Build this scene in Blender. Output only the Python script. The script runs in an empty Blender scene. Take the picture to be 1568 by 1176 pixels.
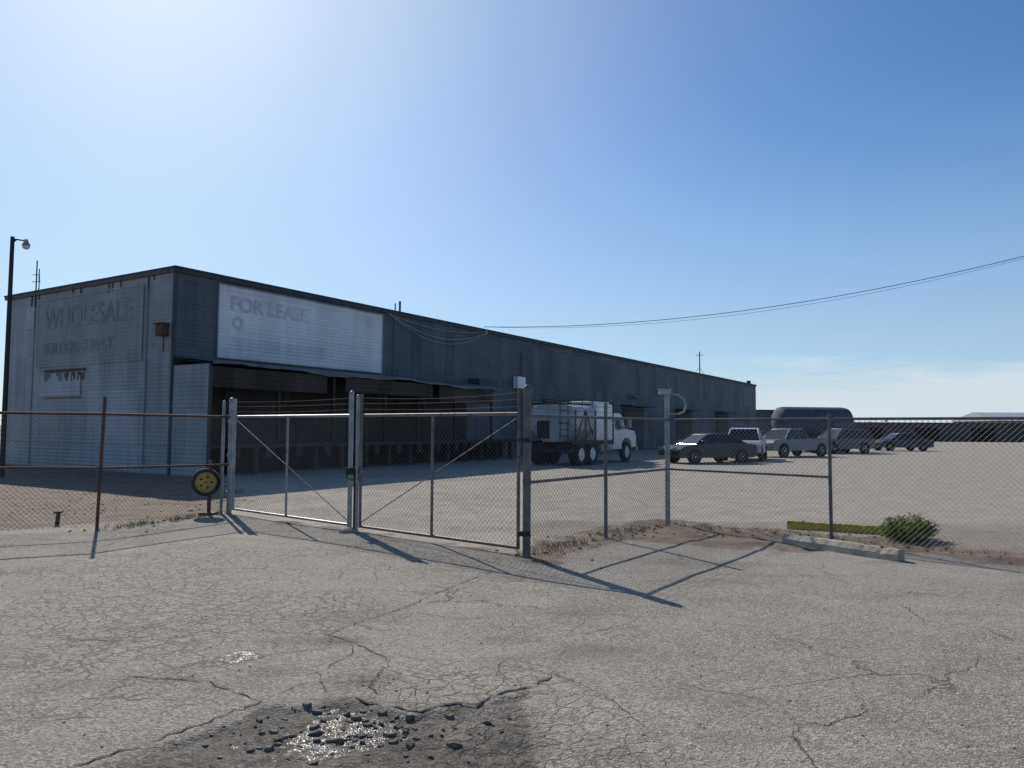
import bpy, math, random
import numpy as np
from mathutils import Vector, Matrix
random.seed(7); rng=np.random.RandomState(3)
sc=bpy.context.scene
sc.view_settings.view_transform='Standard'; sc.view_settings.look='None'; sc.view_settings.exposure=0
R=math.radians
# ------------------------------------------------------------------ materials
class N:
    def __init__(s,m):
        s.m=m; m.use_nodes=True; s.t=m.node_tree; s.t.nodes.clear()
    def n(s,typ,ins=None,**kw):
        nd=s.t.nodes.new(typ)
        for k,v in kw.items(): setattr(nd,k,v)
        for k,v in (ins or {}).items():
            if isinstance(v,bpy.types.NodeSocket): s.t.links.new(v,nd.inputs[k])
            else: nd.inputs[k].default_value=v
        return nd
    def math(s,op,a,b=0.0,c=None,clamp=False):
        i={0:a,1:b}
        if c is not None: i[2]=c
        return s.n('ShaderNodeMath',i,operation=op,use_clamp=clamp).outputs[0]
    def noise(s,vec,scale,detail=3,rough=.55,dist=0):
        return s.n('ShaderNodeTexNoise',{'Vector':vec,'Scale':scale,'Detail':detail,'Roughness':rough,'Distortion':dist}).outputs['Fac']
    def ss(s,v,a,b,lo=0.,hi=1.):
        return s.n('ShaderNodeMapRange',{'Value':v,'From Min':a,'From Max':b,'To Min':lo,'To Max':hi},interpolation_type='SMOOTHSTEP').outputs[0]
    def mix(s,f,a,b,blend='MIX'):
        nd=s.t.nodes.new('ShaderNodeMix'); nd.data_type='RGBA'; nd.blend_type=blend
        for idx,v in ((0,f),(6,a),(7,b)):
            if isinstance(v,bpy.types.NodeSocket): s.t.links.new(v,nd.inputs[idx])
            else: nd.inputs[idx].default_value=(v if idx==0 else (tuple(v)+(1,))[:4])
        return nd.outputs[2]
    def out(s,color,rough=.6,metal=0.,spec=.5):
        b=s.n('ShaderNodeBsdfPrincipled')
        for k,v in (('Base Color',color),('Roughness',rough),('Metallic',metal),('Specular IOR Level',spec)):
            if isinstance(v,bpy.types.NodeSocket): s.t.links.new(v,b.inputs[k])
            else: b.inputs[k].default_value=(tuple(v)+(1,))[:4] if k=='Base Color' else v
        o=s.n('ShaderNodeOutputMaterial'); s.t.links.new(b.outputs[0],o.inputs[0]); return s.m
def M(name): return N(bpy.data.materials.new(name))
def simple(name,col,rough=.6,metal=0.,var=.25,scale=3.,rust=0.,rcol=(.13,.055,.025)):
    g=M(name); tc=g.n('ShaderNodeTexCoord').outputs['Object']
    n1=g.noise(tc,scale,4); n2=g.noise(tc,scale*9,2)
    f=g.math('ADD',g.math('MULTIPLY',n1,.7),g.math('MULTIPLY',n2,.3))
    f=g.ss(f,.3,.7)
    c=g.mix(f,[x*(1-var) for x in col],[min(1,x*(1+var)) for x in col])
    if rust>0:
        r=g.noise(tc,scale*2.3,5,.65)
        c=g.mix(g.ss(r,.75-rust*.45,.85-rust*.35),c,rcol)
    return g.out(c,rough,metal)
def siding(name,col,rust=.1,var=.16,rough=.6,sheet=(.9,.9,2.2),metal=0.,streak=.25,fade=None,seam=.35):
    g=M(name); tc=g.n('ShaderNodeTexCoord').outputs['Object']
    sn=g.n('ShaderNodeVectorMath',{0:tc,1:sheet},operation='SNAP').outputs[0]
    wn=g.n('ShaderNodeTexWhiteNoise',{'Vector':sn},noise_dimensions='3D').outputs['Value']
    st=g.n('ShaderNodeMapping',{'Vector':tc,'Scale':(2.2,2.2,.12)}).outputs[0]
    sk=g.noise(st,1.6,5,.6)
    big=g.noise(tc,.45,4)
    f=g.math('ADD',g.math('MULTIPLY',g.math('SUBTRACT',wn,.5),var*2),1.)
    f=g.math('ADD',f,g.math('MULTIPLY',g.math('SUBTRACT',sk,.5),streak*2.4))
    f=g.math('ADD',f,g.math('MULTIPLY',g.math('SUBTRACT',big,.5),.8))
    z_=g.n('ShaderNodeSeparateXYZ',{0:tc}).outputs[2]
    fr=g.math('FRACT',g.math('DIVIDE',z_,.74))
    f=g.math('SUBTRACT',f,g.math('MULTIPLY',g.ss(fr,.05,.0),seam))
    cc=g.n('ShaderNodeCombineXYZ',{0:f,1:f,2:f}).outputs[0]
    if fade is not None:
        col=g.mix(g.ss(g.noise(tc,1.5,6,.75),.46,.66),fade,col)
    c=g.mix(1.,col,cc,'MULTIPLY')
    r=g.noise(g.n('ShaderNodeMapping',{'Vector':tc,'Scale':(1,1,.35)}).outputs[0],1.7,7,.68)
    c=g.mix(g.ss(r,.74-rust*.4,.9-rust*.4),c,(.15,.085,.05))
    return g.out(c,rough,metal,spec=.25)
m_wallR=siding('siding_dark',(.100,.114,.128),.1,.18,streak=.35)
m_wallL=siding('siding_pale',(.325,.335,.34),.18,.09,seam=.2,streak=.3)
m_white=siding('painted_panel',(.64,.655,.665),.12,.05,streak=.14,seam=.14)
m_sign=siding('faded_sign_panel',(.275,.29,.28),.24,.07,seam=.12)
m_ghost=siding('sign_border',(.35,.365,.37),.2,.1,streak=.5)
m_ghost2=siding('ghost_letters_dark',(.215,.225,.215),.24,.07,fade=(.275,.29,.28),seam=.12)
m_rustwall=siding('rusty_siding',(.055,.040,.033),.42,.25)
m_trim=simple('roof_trim',(.05,.053,.057),.7,0,.3,2,.2)
m_trimL=simple('roof_trim_rusted',(.12,.09,.075),.7,0,.3,2,.5)
m_canopy=siding('canopy_sheet',(.13,.145,.16),.2,.15,.5)
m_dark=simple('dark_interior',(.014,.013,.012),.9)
m_dock=simple('dock_concrete',(.05,.047,.045),.9)
m_wood=simple('old_timber',(.05,.04,.033),.85,0,.4,4)
m_rust=simple('rusted_steel',(.11,.058,.04),.8,.1,.4,8)
m_galv=simple('galvanized_steel',(.30,.31,.32),.5,.45,.3,6,.3,(.14,.10,.07))
m_galvr=simple('galvanized_rusting',(.19,.165,.145),.6,.3,.3,5,.55,(.12,.07,.045))
m_post=simple('weathered_post',(.15,.145,.14),.65,.3,.3,7,.4,(.10,.06,.04))
m_wire=simple('chainlink_wire',(.17,.157,.143),.6,.3,.2,6,.4)
m_barb=simple('barbed_wire_rusty',(.09,.07,.058),.8,.1,.2,6)
m_black=simple('rubber',(.02,.02,.021),.85)
m_yel=simple('yellow_paint_worn',(.50,.33,.04),.75,0,.25,7,.28,(.20,.13,.06))
m_conc=simple('weathered_concrete',(.30,.27,.22),.9,0,.3,6,.2,(.16,.12,.08))
m_concy=simple('concrete_yellow_traces',(.40,.355,.27),.9,0,.25,4,.25,(.44,.32,.10))
m_glass=simple('car_glass',(.02,.025,.03),.1)
m_chrome=simple('chrome',(.42,.42,.43),.35,.8)
m_offw=simple('white_enamel',(.74,.74,.72),.45,0,.12,2,.15,(.3,.24,.18))
m_grayp=simple('gray_enamel',(.40,.41,.42),.5,0,.25,2,.3,(.2,.15,.11))
m_dbrown=simple('dark_iron',(.03,.028,.027),.6,.3)
m_cable=simple('cable_black',(.025,.025,.028),.6)
m_red=simple('red_lens',(.35,.02,.015),.3)
# ------------------------------------------------------------------ mesh builder
class MB:
    def __init__(s): s.v=[]; s.f=[]
    def add(s,vs,fs):
        o=len(s.v); s.v+= [tuple(v) for v in vs]; s.f+=[tuple(i+o for i in f) for f in fs]
    def box(s,a,b,M_=None):
        x0,y0,z0=a; x1,y1,z1=b
        vs=[Vector(p) for p in ((x0,y0,z0),(x1,y0,z0),(x1,y1,z0),(x0,y1,z0),(x0,y0,z1),(x1,y0,z1),(x1,y1,z1),(x0,y1,z1))]
        if M_: vs=[M_@v for v in vs]
        s.add(vs,[(0,3,2,1),(4,5,6,7),(0,1,5,4),(1,2,6,5),(2,3,7,6),(3,0,4,7)])
    def tube(s,p,q,r,n=8,r2=None,caps=True,seg=1):
        p=Vector(p);q=Vector(q); d=(q-p)
        if d.length<1e-6: return
        d.normalize(); a=Vector((0,0,1)) if abs(d.z)<.9 else Vector((1,0,0))
        u=d.cross(a).normalized(); w=d.cross(u); r2=r if r2 is None else r2
        vs=[]
        for j in range(seg+1):
            c=p.lerp(q,j/seg); rr=r+(r2-r)*j/seg
            vs+=[c+(u*math.cos(2*math.pi*i/n)+w*math.sin(2*math.pi*i/n))*rr for i in range(n)]
        fs=[(j*n+i,j*n+(i+1)%n,(j+1)*n+(i+1)%n,(j+1)*n+i) for j in range(seg) for i in range(n)]
        if caps: fs+=[tuple(range(n))[::-1],tuple(range(seg*n,seg*n+n))]
        s.add(vs,fs)
    def path(s,pts,r,n=6):
        for a,b in zip(pts[:-1],pts[1:]): s.tube(a,b,r,n)
    def ball(s,c,r,nu=10,nv=6,sc_=(1,1,1)):
        c=Vector(c); vs=[];fs=[]
        for j in range(nv+1):
            t=math.pi*j/nv
            for i in range(nu):
                p=2*math.pi*i/nu
                vs.append(c+Vector((math.sin(t)*math.cos(p)*r*sc_[0],math.sin(t)*math.sin(p)*r*sc_[1],math.cos(t)*r*sc_[2])))
        for j in range(nv):
            for i in range(nu):
                fs.append((j*nu+i,(j+1)*nu+i,(j+1)*nu+(i+1)%nu,j*nu+(i+1)%nu))
        s.add(vs,fs)
    def lathe(s,prof,M_,n=24):
        vs=[];fs=[];k=len(prof)
        for i in range(n):
            a=2*math.pi*i/n
            for (r,h) in prof: vs.append(M_@Vector((r*math.cos(a),r*math.sin(a),h)))
        for i in range(n):
            for j in range(k-1):
                fs.append((i*k+j,((i+1)%n)*k+j,((i+1)%n)*k+j+1,i*k+j+1))
        s.add(vs,fs)
    def prism(s,prof,y0,y1,top_in=0,zc=None,zt=None):
        k=len(prof); vs=[]
        for sgn,y in ((1,y0),(-1,y1)):
            for x,z in prof:
                t=0 if zc is None else max(0,min(1,(z-zc)/(zt-zc)))
                vs.append((x,y+sgn*top_in*t,z))
        fs=[tuple(range(k)),tuple(range(k,2*k))[::-1]]+[(i,k+i,k+(i+1)%k,(i+1)%k) for i in range(k)]
        s.add(vs,fs)
    def corr(s,a0,a1,z0,z1,off,pitch,amp,axis):
        n=max(2,int((z1-z0)/pitch*4)); m=max(1,int(abs(a1-a0)/1.6)); vs=[]
        for i in range(n+1):
            z=z0+(z1-z0)*i/n; o=off-amp*(.5-.5*math.cos(2*math.pi*z/pitch))
            for j in range(m+1):
                a=a0+(a1-a0)*j/m; vs.append((a,o,z) if axis=='x' else (o,a,z))
        w=m+1
        s.add(vs,[(i*w+j,i*w+j+1,(i+1)*w+j+1,(i+1)*w+j) for i in range(n) for j in range(m)])
    def corrx(s,x0,x1,z0,z1,y,pitch,amp): s.corr(x0,x1,z0,z1,y,pitch,amp,'x')
    def corry(s,y0,y1,z0,z1,x,pitch,amp): s.corr(y1,y0,z0,z1,x,pitch,amp,'y')
    def build(s,name,mat,parent=None,org=(0,0,0),smooth=False,bevel=0):
        o=Vector(org); me=bpy.data.meshes.new(name)
        me.from_pydata([tuple(Vector(v)-o) for v in s.v],[],s.f); me.update()
        me.materials.append(mat)
        ob=bpy.data.objects.new(name,me); sc.collection.objects.link(ob)
        if parent: ob.parent=parent
        else: ob.location=o
        if smooth:
            me.polygons.foreach_set('use_smooth',[True]*len(me.polygons))
            try: me.set_sharp_from_angle(angle=R(35))
            except Exception: pass
        if bevel:
            b=ob.modifiers.new('bevel','BEVEL'); b.width=bevel; b.segments=2; b.limit_method='ANGLE'; b.angle_limit=R(35)
        return ob
def empty(name,loc=(0,0,0),rz=0):
    e=bpy.data.objects.new(name,None); e.location=loc; e.rotation_euler=(0,0,rz); e.empty_display_size=.3
    sc.collection.objects.link(e); return e
# ------------------------------------------------------------------ world + sun
SUN_AZ=-27.; SUN_EL=36.
sd=Vector((math.sin(R(SUN_AZ))*math.cos(R(SUN_EL)),math.cos(R(SUN_AZ))*math.cos(R(SUN_EL)),math.sin(R(SUN_EL))))
w=bpy.data.worlds.new('World'); sc.world=w; w.use_nodes=True
g=N.__new__(N); g.m=w; g.t=w.node_tree; g.t.nodes.clear()
sky=g.n('ShaderNodeTexSky',sky_type='NISHITA'); sky.sun_disc=False
sky.sun_elevation=R(SUN_EL); sky.sun_rotation=R(SUN_AZ%360); sky.altitude=500; sky.air_density=1.0; sky.dust_density=.7; sky.ozone_density=3.0
tc=g.n('ShaderNodeTexCoord').outputs['Generated']
sp=g.n('ShaderNodeSeparateXYZ',{0:tc})
cn=g.noise(g.n('ShaderNodeMapping',{'Vector':tc,'Scale':(3,3,22)}).outputs[0],2.2,6,.6)
lim=g.math('ADD',g.math('MULTIPLY',cn,.125),.016)
low=g.n('ShaderNodeMapRange',{'Value':g.math('SUBTRACT',lim,sp.outputs[2]),'From Min':-.008,'From Max':.03}).outputs[0]
az=g.ss(sp.outputs[0],.16,.38)
cf=g.math('MULTIPLY',g.math('MULTIPLY',low,az),.78)
hs=g.n('ShaderNodeHueSaturation',{'Saturation':1.2,'Value':1.18,'Color':sky.outputs[0]}).outputs[0]
hs=g.mix(1.,hs,(.93,1.02,1.09),'MULTIPLY')
hz=g.math('MULTIPLY',g.ss(sp.outputs[2],.42,.0),.62)
hs=g.mix(hz,hs,(4.7,6.5,8.3))
dt=g.n('ShaderNodeVectorMath',{0:tc,1:sd},operation='DOT_PRODUCT').outputs['Value']
gl_=g.math('MULTIPLY',g.math('POWER',g.math('MAXIMUM',dt,0.),9.),.50)
hs=g.mix(gl_,hs,(8.2,9.3,10.4))
col=g.mix(cf,hs,(7.8,8.5,9.2))
bg=g.n('ShaderNodeBackground',{'Color':col,'Strength':.09}); o=g.n('ShaderNodeOutputWorld'); g.t.links.new(bg.outputs[0],o.inputs[0])
L=bpy.data.lights.new('sun','SUN'); L.energy=4.1; L.angle=R(.53); L.color=(1,.92,.82)
lo=bpy.data.objects.new('sun',L); sc.collection.objects.link(lo); lo.rotation_euler=sd.to_track_quat('Z','Y').to_euler(); lo.location=sd*60
# ------------------------------------------------------------------ camera
cam=bpy.data.cameras.new('camera'); co=bpy.data.objects.new('camera',cam); sc.collection.objects.link(co); sc.camera=co
cam.sensor_width=36; cam.lens=26.4; cam.clip_end=6000
co.matrix_world=Matrix.Translation((0,0,1.65))@Matrix.Rotation(R(93.38),4,'X')@Matrix.Rotation(R(.34),4,'Z')
# ------------------------------------------------------------------ key points
PA=Vector((.20,9.78,0)); PM=Vector((-2.50,12.0,0)); PL=Vector((-5.37,14.4,0))
PC=Vector((2.75,13.3,0)); PB=Vector((1.43,11.45,0)); PR=Vector((4.77,11.3,0)); PR2=Vector((6.95,9.45,0)); PR3=Vector((9.2,7.6,0))
PF1=Vector((-6.56,12.0,0)); PF2=Vector((-8.9,10.9,0))
# ------------------------------------------------------------------ ground
def axis(fine, lo, hi):
    pts=list(fine); s=.3; x=fine[-1]
    while x<hi: x+=s; s*=1.25; pts.append(x)
    s=.3; x=fine[0]
    while x>lo: x-=s; s*=1.25; pts.insert(0,x)
    return np.array(pts)
fx=np.concatenate([np.arange(-10,-2.6,.09),np.arange(-2.6,1.0,.025),np.arange(1.0,10,.09)])
fy=np.concatenate([np.arange(3.0,6.2,.025),np.arange(6.2,20,.09)])
xs=axis(fx,-2500,2500); ys=axis(fy,-400,4500)
GX,GY=np.meshgrid(xs,ys); P=np.stack([GX.ravel(),GY.ravel()],1)
def dseg(P,a,b):
    a=np.array(a[:2]);b=np.array(b[:2]);d=b-a;t=np.clip(((P-a)@d)/(d@d),0,1)
    return np.linalg.norm(P-(a+t[:,None]*d),axis=1)
def dpoly(P,poly):
    n=len(poly);ins=np.zeros(len(P),bool);dm=np.full(len(P),1e9)
    for i in range(n):
        a=poly[i];b=poly[(i+1)%n];dm=np.minimum(dm,dseg(P,a,b))
        c=((a[1]>P[:,1])!=(b[1]>P[:,1]))
        xx=(b[0]-a[0])*(P[:,1]-a[1])/((b[1]-a[1])+1e-12)+a[0]
        ins^=c&(P[:,0]<xx)
    return np.where(ins,dm,-dm)
def sst(v,a,b):
    t=np.clip((v-a)/(b-a),0,1); return t*t*(3-2*t)
def vn(P,s,seed=0):
    r=np.random.RandomState(seed).rand(256,256); q=P*s; i=np.floor(q).astype(int); f=q-i; f=f*f*(3-2*f)
    a=r[i[:,0]%256,i[:,1]%256];b=r[(i[:,0]+1)%256,i[:,1]%256];c=r[i[:,0]%256,(i[:,1]+1)%256];d=r[(i[:,0]+1)%256,(i[:,1]+1)%256]
    return (a*(1-f[:,0])+b*f[:,0])*(1-f[:,1])+(c*(1-f[:,0])+d*f[:,0])*f[:,1]
def fbm(P,s,seed): return (vn(P,s,seed)*.5+vn(P,s*2.1,seed+50)*.28+vn(P,s*4.3,seed+90)*.22)
hole=[(-2.3,3.0),(-2.0,3.7),(-1.7,4.2),(-1.47,4.55),(-1.12,4.6),(-.95,4.66),(-.75,4.52),(-.547,4.43),(-.328,4.57),(-.2,4.58),(-.057,4.74),(.12,4.80),(.12,4.5),(.16,4.0),(.3,3.0)]
dh=dpoly(P,hole)+(fbm(P,7,4)-.5)*.16
left_d=dpoly(P,[(-60,12.0),(-8.2,11.75),(-5.75,13.9),(-5.3,14.7),(-6.8,19),(-9.8,25),(-20,34),(-60,34)])
right_d=np.maximum.reduce([ .55-dseg(P,PA,PC), .75-dseg(P,PC,PR3), 1.2-dseg(P,(2.2,12.0),(3.8,11.4)) , .12-dseg(P,PA,PL)])
dirt=np.maximum(sst(left_d+(vn(P,1.7,1)-.5)*.7,-.15,.2),sst(right_d+(fbm(P,2.3,2)-.5)*1.0,-.25,.5))
far_d=sst(P[:,1],95,130); dirt=np.maximum(dirt,far_d*.8)
inh=sst(dh,-.01,.07)
wetc=np.exp(-(((P[:,0]+.95)/.5)**2+((P[:,1]-4.15)/.42)**2)*1.0)
wet=inh*np.clip(wetc*1.2+(fbm(P,4,6)-.5)*1.4,0,1)
pud=np.exp(-(((P[:,0]+1.94)/.17)**2+((P[:,1]-5.5)/.19)**2)*1.2)
wet=np.maximum(wet,sst(pud+(fbm(P,7,9)-.5)*.8,.38,.5)*.85)
def blob(x,y,a,b,k): return k*np.exp(-(((P[:,0]-x)/a)**2+((P[:,1]-y)/b)**2))
damp=np.maximum.reduce([inh*.62, sst(dh,-.30,.02)*.45*vn(P,3,11)*1.3, blob(-1.5,5.95,.55,.2,.55),blob(0,5.95,.35,.2,.46),blob(-3.2,6.3,.4,.22,.42),blob(-.95,5.0,.35,.3,.5),blob(.5,3.9,.35,.3,.4),blob(-1.6,5.2,.25,.2,.45),blob(1.3,7.6,.9,.2,.25),blob(-4.6,7.6,.8,.25,.3),pud*.4])
damp=np.clip(damp*(0.7+.6*fbm(P,3.3,77)),0,1)
conc=sst(np.minimum(.45-dseg(P,(-12,10.3),(-4.4,13.2)),1),-.05,.1)*(1-dirt)
yard=sst((P-np.array(PA[:2]))@np.array([.63,.776]),-.05,.25)
yard=np.where(P[:,0]>.3,sst((P[:,1]-13.5)+ (P[:,0]-2.5)*.0,-.3,.5),yard)
z=np.zeros(len(P)); near=np.exp(-((P[:,0]/14)**2+((P[:,1]-8)/14)**2))
z+=near*((vn(P,.5,20)-.5)*.03+(vn(P,2.1,21)-.5)*.010)
z-=inh*(.014+.02*wetc); z+=inh*(fbm(P,11,30)-.5)*.035*(1-np.clip(wet*1.1-.4,0,1))
z+=dirt*near*((vn(P,1.4,22)-.3)*.05+(vn(P,6,23)-.5)*.03)
nx,ny=len(xs),len(ys)
idx=np.arange(nx*ny).reshape(ny,nx)
F=np.stack([idx[:-1,:-1],idx[:-1,1:],idx[1:,1:],idx[1:,:-1]],-1).reshape(-1,4)
me=bpy.data.meshes.new('ground'); me.from_pydata(np.column_stack([P,z]).tolist(),[],F.tolist()); me.update()
for nm,arr in (('dirt',dirt),('wet',wet),('damp',damp),('conc',conc),('yard',yard)):
    a=me.attributes.new(nm,'FLOAT','POINT'); a.data.foreach_set('value',arr.astype(np.float32))
me.polygons.foreach_set('use_smooth',[True]*len(me.polygons))
gob=bpy.data.objects.new('ground',me); sc.collection.objects.link(gob)
g=M('asphalt_ground'); tc=g.n('ShaderNodeTexCoord').outputs['Object']
def at(n): return g.n('ShaderNodeAttribute',attribute_name=n,attribute_type='GEOMETRY').outputs['Fac']
big=g.noise(tc,.33,3); mid=g.noise(tc,1.9,5,.6); fine=g.noise(tc,24,4,.7)
ag=g.n('ShaderNodeTexVoronoi',{'Vector':tc,'Scale':75.}); agc=g.n('ShaderNodeSeparateColor',{0:ag.outputs['Color']}).outputs[0]
ca=g.mix(g.ss(big,.35,.65),(.222,.196,.158),(.305,.272,.222))
ca=g.mix(g.ss(mid,.35,.68,0,.5),ca,(.365,.328,.27))
ca=g.mix(g.ss(fine,.42,.7,0,.45),ca,(.17,.150,.122))
ca=g.mix(g.ss(agc,.5,1.,0,.65),ca,(.52,.475,.40))
ca=g.mix(g.ss(agc,.40,.0,0,.55),ca,(.09,.079,.064))
st=g.noise(g.n('ShaderNodeMapping',{'Vector':tc,'Rotation':(0,0,.5),'Scale':(.8,2.4,1)}).outputs[0],.7,4,.6)
ca=g.mix(g.ss(st,.52,.74,0,.5),ca,(.15,.122,.09))
yc=g.mix(g.ss(mid,.35,.65),(.34,.305,.25),(.43,.39,.325))
ca=g.mix(g.math('MULTIPLY',at('yard'),.8),ca,yc)
ca=g.mix(g.math('MULTIPLY',at('conc'),.7),ca,g.mix(g.ss(fine,.3,.7),(.27,.245,.21),(.34,.31,.265)))
wv=g.n('ShaderNodeTexNoise',{'Vector':tc,'Scale':2.6,'Detail':4.,'Roughness':.6}).outputs['Color']
wv=g.n('ShaderNodeVectorMath',{0:wv,1:(.5,.5,.5)},operation='SUBTRACT').outputs[0]
wv=g.n('ShaderNodeVectorMath',{0:wv,'Scale':.30},operation='SCALE').outputs[0]
tw=g.n('ShaderNodeVectorMath',{0:tc,1:wv},operation='ADD').outputs[0]
def vor(vec,scale): return g.n('ShaderNodeTexVoronoi',{'Vector':vec,'Scale':scale},feature='DISTANCE_TO_EDGE').outputs['Distance']
v1=vor(tw,.55); v2=vor(tw,2.3); v3=vor(tw,7.0)
cm=g.noise(tc,.45,3)
k1=g.math('MULTIPLY',g.ss(v1,.006,.002),g.ss(g.noise(tc,.9,2),.45,.6))
k2=g.math('MULTIPLY',g.ss(v2,.024,.004),g.ss(cm,.44,.58))
k3=g.math('MULTIPLY',g.ss(v3,.065,.012),g.ss(g.noise(tc,.38,2),.45,.56))
sp=g.n('ShaderNodeSeparateXYZ',{0:tc})
leftm=g.ss(sp.outputs[0],3.0,-1.5,.15,1.)
k=g.math('MAXIMUM',k1,g.math('MAXIMUM',g.math('MULTIPLY',g.math('MULTIPLY',k2,.8),leftm),g.math('MULTIPLY',g.math('MULTIPLY',k3,.85),leftm)))
k=g.math('MULTIPLY',k,g.math('SUBTRACT',1.,at('dirt'),clamp=True))
ca=g.mix(g.math('MULTIPLY',k,.58),ca,(.07,.057,.043))
dc=g.mix(g.ss(mid,.3,.7),(.135,.098,.068),(.24,.185,.135))
dc=g.mix(g.ss(fine,.55,.75,0,.7),dc,(.34,.29,.23)); dc=g.mix(g.ss(fine,.45,.3,0,.6),dc,(.07,.052,.037))
c=g.mix(g.ss(g.math('ADD',at('dirt'),g.math('MULTIPLY',g.math('SUBTRACT',fine,.5),.8)),.3,.75),ca,dc)
dmp=g.ss(g.math('ADD',at('damp'),g.math('MULTIPLY',g.math('SUBTRACT',mid,.5),.5)),.12,.8,0,.8)
c=g.mix(dmp,c,g.mix(g.ss(agc,.3,1.),(.036,.031,.026),(.115,.102,.085)))
c=g.mix(g.math('MULTIPLY',at('wet'),.6),c,(.03,.027,.023))
wr=g.ss(g.math('ADD',at('wet'),g.math('MULTIPLY',g.math('SUBTRACT',fine,.5),2.4)),.70,1.15)
rough=g.math('MAXIMUM',g.math('SUBTRACT',.88,g.math('MULTIPLY',wr,.58)),.14)
h=g.math('ADD',g.math('MULTIPLY',fine,.7),g.math('ADD',g.math('MULTIPLY',ag.outputs['Distance'],.6),g.math('MULTIPLY',k,-.9)))
bstr=g.math('SUBTRACT',.8,g.math('MULTIPLY',wr,.3))
bn=g.n('ShaderNodeBump',{'Height':h,'Strength':bstr,'Distance':.012})
b=g.n('ShaderNodeBsdfPrincipled',{'Base Color':c,'Roughness':rough,'Normal':bn.outputs[0],'Specular IOR Level':.25})
o=g.n('ShaderNodeOutputMaterial'); g.t.links.new(b.outputs[0],o.inputs[0])
me.materials.append(g.m)
def gz(x,y):
    i=min(len(xs)-1,int(np.searchsorted(xs,x))); j=min(len(ys)-1,int(np.searchsorted(ys,y))); return float(z[j*nx+i])
mb=MB()
def crack(pts,w):
    P2=[]
    for a,b in zip(pts[:-1],pts[1:]):
        L_=math.hypot(b[0]-a[0],b[1]-a[1]); n=max(2,int(L_/.05))
        for i in range(n):
            t=i/n; P2.append((a[0]+(b[0]-a[0])*t+random.gauss(0,.012),a[1]+(b[1]-a[1])*t+random.gauss(0,.012)))
    P2.append(pts[-1]); vs=[];fs=[]
    for i,p in enumerate(P2):
        q=P2[min(i+1,len(P2)-1)]; pr=P2[max(i-1,0)]
        d=Vector((q[0]-pr[0],q[1]-pr[1],0)); 
        d=d.normalized() if d.length>0 else Vector((1,0,0)); nn=Vector((-d.y,d.x,0))
        ww=w*random.uniform(.1,1.)*(1 if 2<i<len(P2)-3 else .3)
        zz=gz(*p)+.005
        vs+=[(p[0]+nn.x*ww,p[1]+nn.y*ww,zz),(p[0]-nn.x*ww,p[1]-nn.y*ww,zz)]
    for i in range(len(P2)-1): fs.append((2*i,2*i+1,2*i+3,2*i+2))
    mb.add(vs,fs)
crack([(-.325,8.6),(-.64,7.9),(-1.03,6.93),(-1.3,6.48),(-1.46,6.12),(-1.24,5.93),(-.85,5.42),(-.9,5.0),(-.8,4.62)],.006)
crack([(-1.03,6.93),(-.4,6.6),(.3,6.9)],.003)
crack([(-1.46,6.12),(-2.2,6.25),(-3.0,5.9),(-4.2,6.1)],.003)
crack([(-2.6,3.2),(-2.02,3.88),(-1.7,4.3),(-1.5,4.65),(-2.0,5.0),(-2.7,5.1)],.008)
crack([(-1.12,4.62),(-.95,4.70),(-.75,4.54),(-.547,4.45),(-.328,4.59),(-.2,4.60),(-.057,4.77),(.14,4.88),(.32,5.15)],.013)
crack([(-.547,4.5),(-.6,4.85),(-.42,5.1),(-.1,5.3),(.3,5.15),(.6,4.7),(.75,4.2)],.004)
crack([(-1.12,4.66),(-1.3,5.2),(-1.15,5.6),(-1.24,5.93)],.004)
crack([(-1.5,4.65),(-1.35,4.95),(-.9,5.0),(-.6,4.85)],.004)
crack([(-.75,4.56),(-.72,4.85),(-.35,4.95),(-.1,4.8)],.003)
mb.build('pavement_crack',simple('crack_dark',(.04,.032,.025),.95))
mb=MB()
for i in range(190):
    x=random.gauss(-.85,.42); y=random.gauss(4.25,.25)
    if dpoly(np.array([[x,y]]),hole)[0]<.02: continue
    s=random.choice([.006,.008,.012,.012,.016,.022,.034]); n=random.randint(5,8)
    a0=random.random()*6; zz=gz(x,y); hh=s*random.uniform(.3,.7)
    rr=[s*random.uniform(.5,1.35) for _ in range(n)]
    vs=[(x+rr[k]*math.cos(a0+6.283*k/n),y+rr[k]*.8*math.sin(a0+6.283*k/n),zz-.01) for k in range(n)]
    vs+=[(x+rr[k]*.75*math.cos(a0+6.283*k/n),y+rr[k]*.6*math.sin(a0+6.283*k/n),zz+hh*random.uniform(.5,1.2)) for k in range(n)]
    mb.add(vs,[(k,(k+1)%n,n+(k+1)%n,n+k) for k in range(n)]+[tuple(range(n,2*n))])
mb.build('asphalt_rubble',simple('rubble',(.14,.122,.10),.9,0,.5,30))
mb=MB()
for i in range(1300):
    k_=random.random()
    if k_<.4: x=random.uniform(-13,-5.6); y=random.uniform(11.8,19)
    elif k_<.6: x=random.gauss(0,3.5); y=random.uniform(3.6,9)
    else:
        t=random.random(); a,b_=(PA,PC) if random.random()<.5 else (PC,PR3); x=a.x+(b_.x-a.x)*t+random.gauss(0,.35); y=a.y+(b_.y-a.y)*t+random.gauss(0,.35)
    s=random.choice([.005,.008,.012,.018,.026]) if not .4<=k_<.6 else random.choice([.004,.006,.009])
    mb.ball((x,y,gz(x,y)+s*.3),s,6,3,(1,random.uniform(.7,1.3),.6))
mb.build('gravel_stones',simple('gravel',(.24,.205,.165),.9,0,.5,3))
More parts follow.
